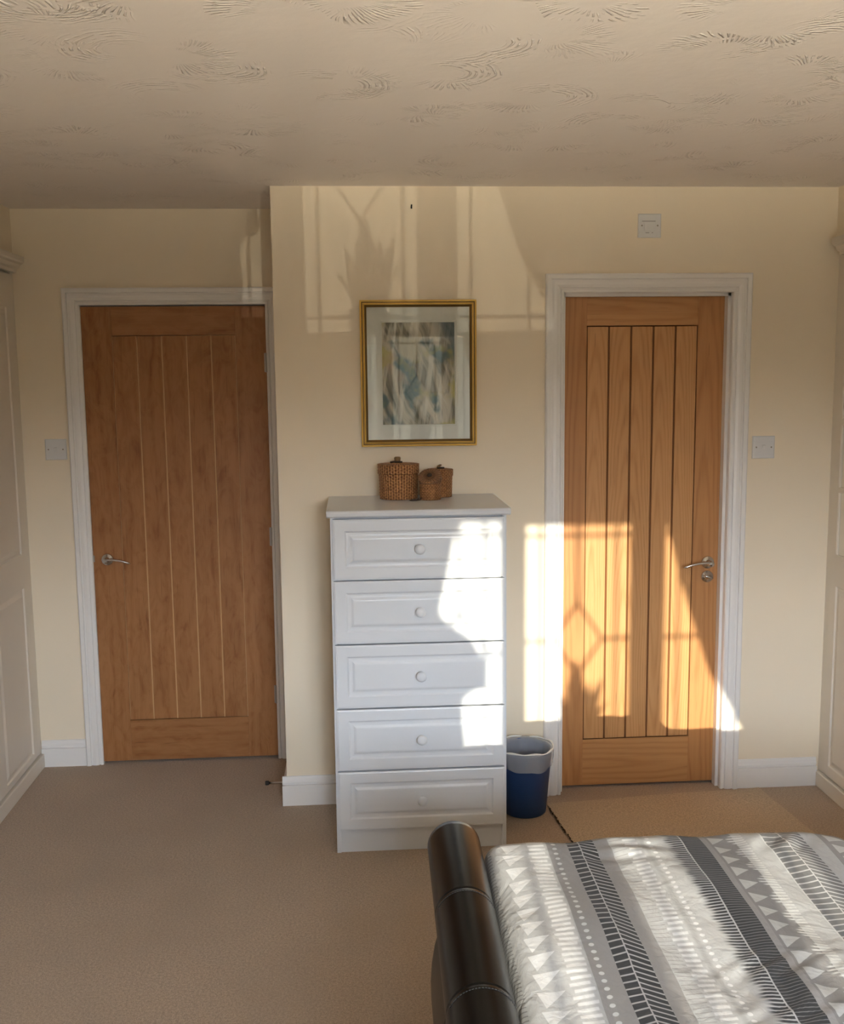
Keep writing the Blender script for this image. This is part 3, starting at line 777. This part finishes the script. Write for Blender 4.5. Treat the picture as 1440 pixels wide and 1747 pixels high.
    herring(1.48, 1.53, 1.58, DARK, (.44, .43, .42)); paint(st_(u1, 1.58, 1.66), MID); tris(1.60, 1.64, .054, (.48, .48, .47), True)
    herring(1.76, 1.81, 1.86, DARK, (.44, .43, .42))
    put(b.inputs['Base Color'], col); b.inputs['Roughness'].default_value = .85; b.inputs['Specular IOR Level'].default_value = .2
    b.inputs['Sheen Weight'].default_value = .15
    bump(b, noise(comb(u, v, 0.), 38, 3, .6, .8)*1.0 + noise(comb(u, v, 0.), 14, 2, .5, 1.5)*2., .28, .006)
    return m
M_duvet = mk_duvet()
def duvet_top(x, y):
    """height at bed-local x (world x - .22 roughly), y (0 at far edge, negative towards camera)"""
    h = .610 + .012*math.exp(-((x-.55)/.30)**2)
    h -= .058*(1/(1+math.exp(-(x-.93)/.012)))*math.exp(-((y)/.22)**2)     # dip towards the head side, far edge
    h += .0035*math.sin(x*19+y*7) + .0030*math.sin(x*7-y*13+1) + .0018*math.sin(x*41+y*23)
    # crumples
    h += .0045*math.exp(-((x-.38)/.09)**2 - ((y+.09)/.05)**2)*math.sin(y*90+x*25)
    h += .0040*math.exp(-((x-.74)/.09)**2 - ((y+.07)/.05)**2)*math.sin(x*70-y*60)
    h += .0035*math.exp(-((x-.55)/.12)**2 - ((y+.62)/.14)**2)*math.sin(x*80-y*70+2*math.sin(y*40))
    return h
bm = bmesh.new(); uvl = bm.loops.layers.uv.new('pattern')
xs_flat0, xs_flat1 = .105, 1.72; y_far, y_near = -.012, YN+.02
RND = .085; RNX = .040
def section(t, L, r, drop):
    """arc-length t from the edge inwards: returns (offset inwards, drop). t<0 hangs"""
    q = r*PI/2
    if t >= q: return r + (t-q), 0.
    if t >= 0: a = t/r; return r*(1-math.cos(a)), -r*(1-math.sin(a))
    return 0., -r + t
nxg, nyg = 190, 150
dropL, dropF = .12, .16
Lx = dropL + RND*PI/2 + (1.76-.075-RND) ; Ly = dropF + RND*PI/2 + (abs(y_near)-RND) 
verts = []
for i in range(nxg+1):
    tx = -dropL + Lx*i/nxg; ox, dx = section(tx, Lx, RNX, dropL)
    row = []
    for j in range(nyg+1):
        ty = -dropF + Ly*j/nyg; oy, dy = section(ty, Ly, RND, dropF)
        x = .0705 + ox; y = .034 - oy
        y += .008*math.exp(-((x-.55)/.35)**2) - .012*math.exp(-(x-.07)**2/.004)
        if dy < -RND*.8: y += .006*math.sin(x*21) + .004*math.sin(x*47+1)
        if dx < -RND*.8: x += .004*math.sin(y*26) + .003*math.sin(y*61)
        if dx < 0: dx *= 1.0
        z = duvet_top(x, y) + dx + dy
        z = max(z, .40)
        if dx < -.02: x = max(x, .0665)
        row.append((bm.verts.new((x, y, z)), (.2905 + tx - RNX*(PI/2-1), -ty)))
    verts.append(row)
for i in range(nxg):
    for j in range(nyg):
        q = (verts[i][j], verts[i+1][j], verts[i+1][j+1], verts[i][j+1])
        f = bm.faces.new([a[0] for a in q])
        for l_, a in zip(f.loops, q): l_[uvl].uv = a[1]
dv = link('duvet', bm, M_duvet, loc=(.22, 2.25, 0), rot=(0, 0, BR), smooth=True)
prop(dv, label='grey and white duvet with herringbone, dot and triangle stripes covering the bed', cat='duvet')
sm = dv.modifiers.new('solid', 'SOLIDIFY'); sm.thickness = .012; sm.offset = -1

# ------------------------------------------------------------------ window behind the camera
win = empty('window_1', ((WX0+WX1)/2, YB-.18, WZ0)); prop(win, **st)
wx, wy, wz = (WX0+WX1)/2, YB-.18, WZ0
bars = [(WX0, WX0+.06), (.241, .383), (.810, .955), (WX1-.06, WX1)]
# sun shifts slightly between this plane and the room face; bars are given at the sash plane
SH = -.06*.18
fr_l = [(a+SH-wx, b_+SH-wx, -.03, .03, 0, WZ1-WZ0) for a, b_ in bars] + [(WX0-wx, WX1-wx, -.03, .03, 0, .045), (WX0-wx, WX1-wx, -.03, .03, WZ1-WZ0-.0, WZ1-WZ0+.03)]
fr_l[0] = (WX0-wx, WX0+.06-wx, -.03, .03, 0, WZ1-WZ0); fr_l[3] = (WX1-.06-wx, WX1-wx, -.03, .03, 0, WZ1-WZ0)
link('window_frame', boxes(fr_l), M_white, win)
lights = [(WX0+.06, .241+SH), (.383+SH, .810+SH), (.955+SH, WX1-.06)]
M_lead = simple('lead_came', (.12, .12, .12), .5)
for a, b_ in lights:
    link('pane', B(a-wx, b_-wx, -.004, .004, .045, WZ1-WZ0), M_pane, win)
    bm = bmesh.new(); c_ = (a+b_)/2-wx; zc = 1.555-wz; r = .0085; y0_, y1_ = -.009, -.0045
    hw, hh = .10, .15
    L_, R2 = a-wx, b_-wx; zt = WZ1-WZ0
    def bar(p, q):
        tube(bm, [(p[0], -.008, p[1]), (q[0], -.008, q[1])], r, 6)
    e_ = .055
    bar((L_+e_, .05), (L_+e_, zt)); bar((R2-e_, .05), (R2-e_, zt)); bar((L_, .045+e_), (R2, .045+e_)); bar((L_, zt-e_), (R2, zt-e_))
    bar((L_, zc), (c_-hw, zc)); bar((c_+hw, zc), (R2, zc)); bar((c_, .045), (c_, zc-hh)); bar((c_, zc+hh), (c_, zt))
    bar((c_-hw, zc), (c_, zc-hh)); bar((c_, zc-hh), (c_+hw, zc)); bar((c_+hw, zc), (c_, zc+hh)); bar((c_, zc+hh), (c_-hw, zc))
    link('leading', bm, M_lead, win)
prop(link('trim_5', B(WX0-.04, WX1+.04, YB-.15, YB+.04, WZ0-.03, WZ0), M_white, bev=.004), **st)

# curtains
M_curt = simple('beige_lined_curtain', (.42, .36, .28), .9, nz=.08)
def curtain(name, outer, edge, label, y0=YB+.085):
    """edge: (z, x) points of the inner edge; outer: x of the outer edge"""
    t = empty(name, (outer, y0, 0), label=label, cat='curtain', group='curtains at the leaded window')
    def ex(z):
        for (za, xa), (zb, xb) in zip(edge, edge[1:]):
            if zb <= z <= za: return xa + (xb-xa)*(za-z)/(za-zb)
        return edge[0][1] if z > edge[0][0] else edge[-1][1]
    bm = bmesh.new(); nz_, nw = 90, 70; z0_, z1_ = edge[-1][0], edge[0][0]; g = []
    for i in range(nz_+1):
        z = z1_ + (z0_-z1_)*i/nz_; row = []
        for j in range(nw+1):
            s = j/nw; x = outer + (ex(z)-outer)*s
            row.append(bm.verts.new((x-outer, .028*math.sin(s*2*PI*9)*(1-.55*max(0, s-.9)*10*.5), z)))
        g.append(row)
    for i in range(nz_):
        for j in range(nw): bm.faces.new((g[i][j], g[i+1][j], g[i+1][j+1], g[i][j+1]))
    c = link('cloth', bm, M_curt, t, smooth=True); m_ = c.modifiers.new('s', 'SOLIDIFY'); m_.thickness = .003
    bm = bmesh.new(); e_ = ex(1.30)-outer
    tube(bm, [(0, -.03, 1.30), (e_*.5, -.042, 1.28), (e_*.98, -.036, 1.30)], .012, 8); tube(bm, [(0, .03, 1.30), (e_*.5, .042, 1.28), (e_*.98, .036, 1.30)], .012, 8)
    link('tie_back', bm, M_curt, t, smooth=True); return t
curtain('curtain', -.62, [(2.17, .12), (2.02, .105), (1.80, .062), (1.66, .030), (1.62, .060), (1.565, .14), (1.50, .180), (1.445, .198), (1.40, .195), (1.38, .175), (1.355, .115), (1.30, .11), (1.17, .122), (.975, .10), (.60, .08), (.35, .07)],
        'beige curtain tied back at the left side of the leaded window behind the bed')
curtain('curtain', 1.78, [(2.17, .90), (2.01, .955), (1.80, 1.005), (1.60, 1.065), (1.35, 1.150), (1.22, 1.215), (1.12, 1.272), (1.05, 1.29), (.90, 1.30), (.60, 1.32), (.35, 1.33)],
        'beige curtain tied back at the right side of the leaded window')
pr = empty('curtain_pole', (.58, YB+.085, 2.20), label='brass curtain pole above the leaded window', cat='curtain pole')
bm = bmesh.new(); lathe(bm, [(.014, -1.28), (.014, 1.28)], 0, 0, 0, 20, 'x'); link('rod', bm, M_gold, pr, smooth=True)
for s in (-1, 1):
    bm = bmesh.new(); lathe(bm, [(.005, -.03), (.022, -.015), (.026, 0), (.022, .015), (.005, .03)], s*1.30, 0, 0, 20, 'x'); link('finial', bm, M_gold, pr, smooth=True)
    link('bracket', B(s*1.15-.01, s*1.15+.01, -.085, 0, -.012, .012), M_gold, pr)

# plant on the sill
M_leaf = simple('plant_leaf_green', (.06, .14, .04), .5, nz=.25)
pt = empty('potted_plant', (.597, YB-.055, WZ0), label='spiky green plant in a terracotta pot on the window sill', cat='plant')
bm = bmesh.new(); lathe(bm, [(.055, 0), (.078, .12), (.084, .12), (.084, .145), (.074, .145), (.070, .125)], 0, 0, 0, 36); link('pot', bm, simple('terracotta', (.45, .17, .08), .8), pt, smooth=True)
bm = bmesh.new()
for (bx0, tx, zt_, wd) in ((-.02, -.130, .30, .016), (.03, .130, .33, .018), (.02, .075, .35, .034), (-.02, -.06, .33, .030), (.0, .03, .35, .036), (-.01, -.02, .36, .032), (0, -.012, .505, .044), (-.03, -.085, .385, .027), (.03, .048, .41, .026), (.03, .105, .425, .028), (-.01, -.045, .40, .018), (.0, .02, .36, .022)):
    pts = []; rad = []
    for k in range(12):
        t = k/11; pts.append((bx0 + (tx-bx0)*t**1.6, .01*math.sin(k), .11 + (zt_-.11)*t)); rad.append(max(.001, wd*math.sin(PI*min(1, .18+t*.82))**.8))
    rings = []
    for k, (p, r) in enumerate(zip(pts, rad)):
        rings.append([bm.verts.new((p[0]-r, p[1]+.004, p[2])), bm.verts.new((p[0], p[1]-.004, p[2])), bm.verts.new((p[0]+r, p[1]+.004, p[2])), bm.verts.new((p[0], p[1]+.0, p[2]))])
    for a, c_ in zip(rings, rings[1:]):
        for q in range(4): bm.faces.new((a[q], a[(q+1) % 4], c_[(q+1) % 4], c_[q]))
link('leaves', bm, M_leaf, pt)
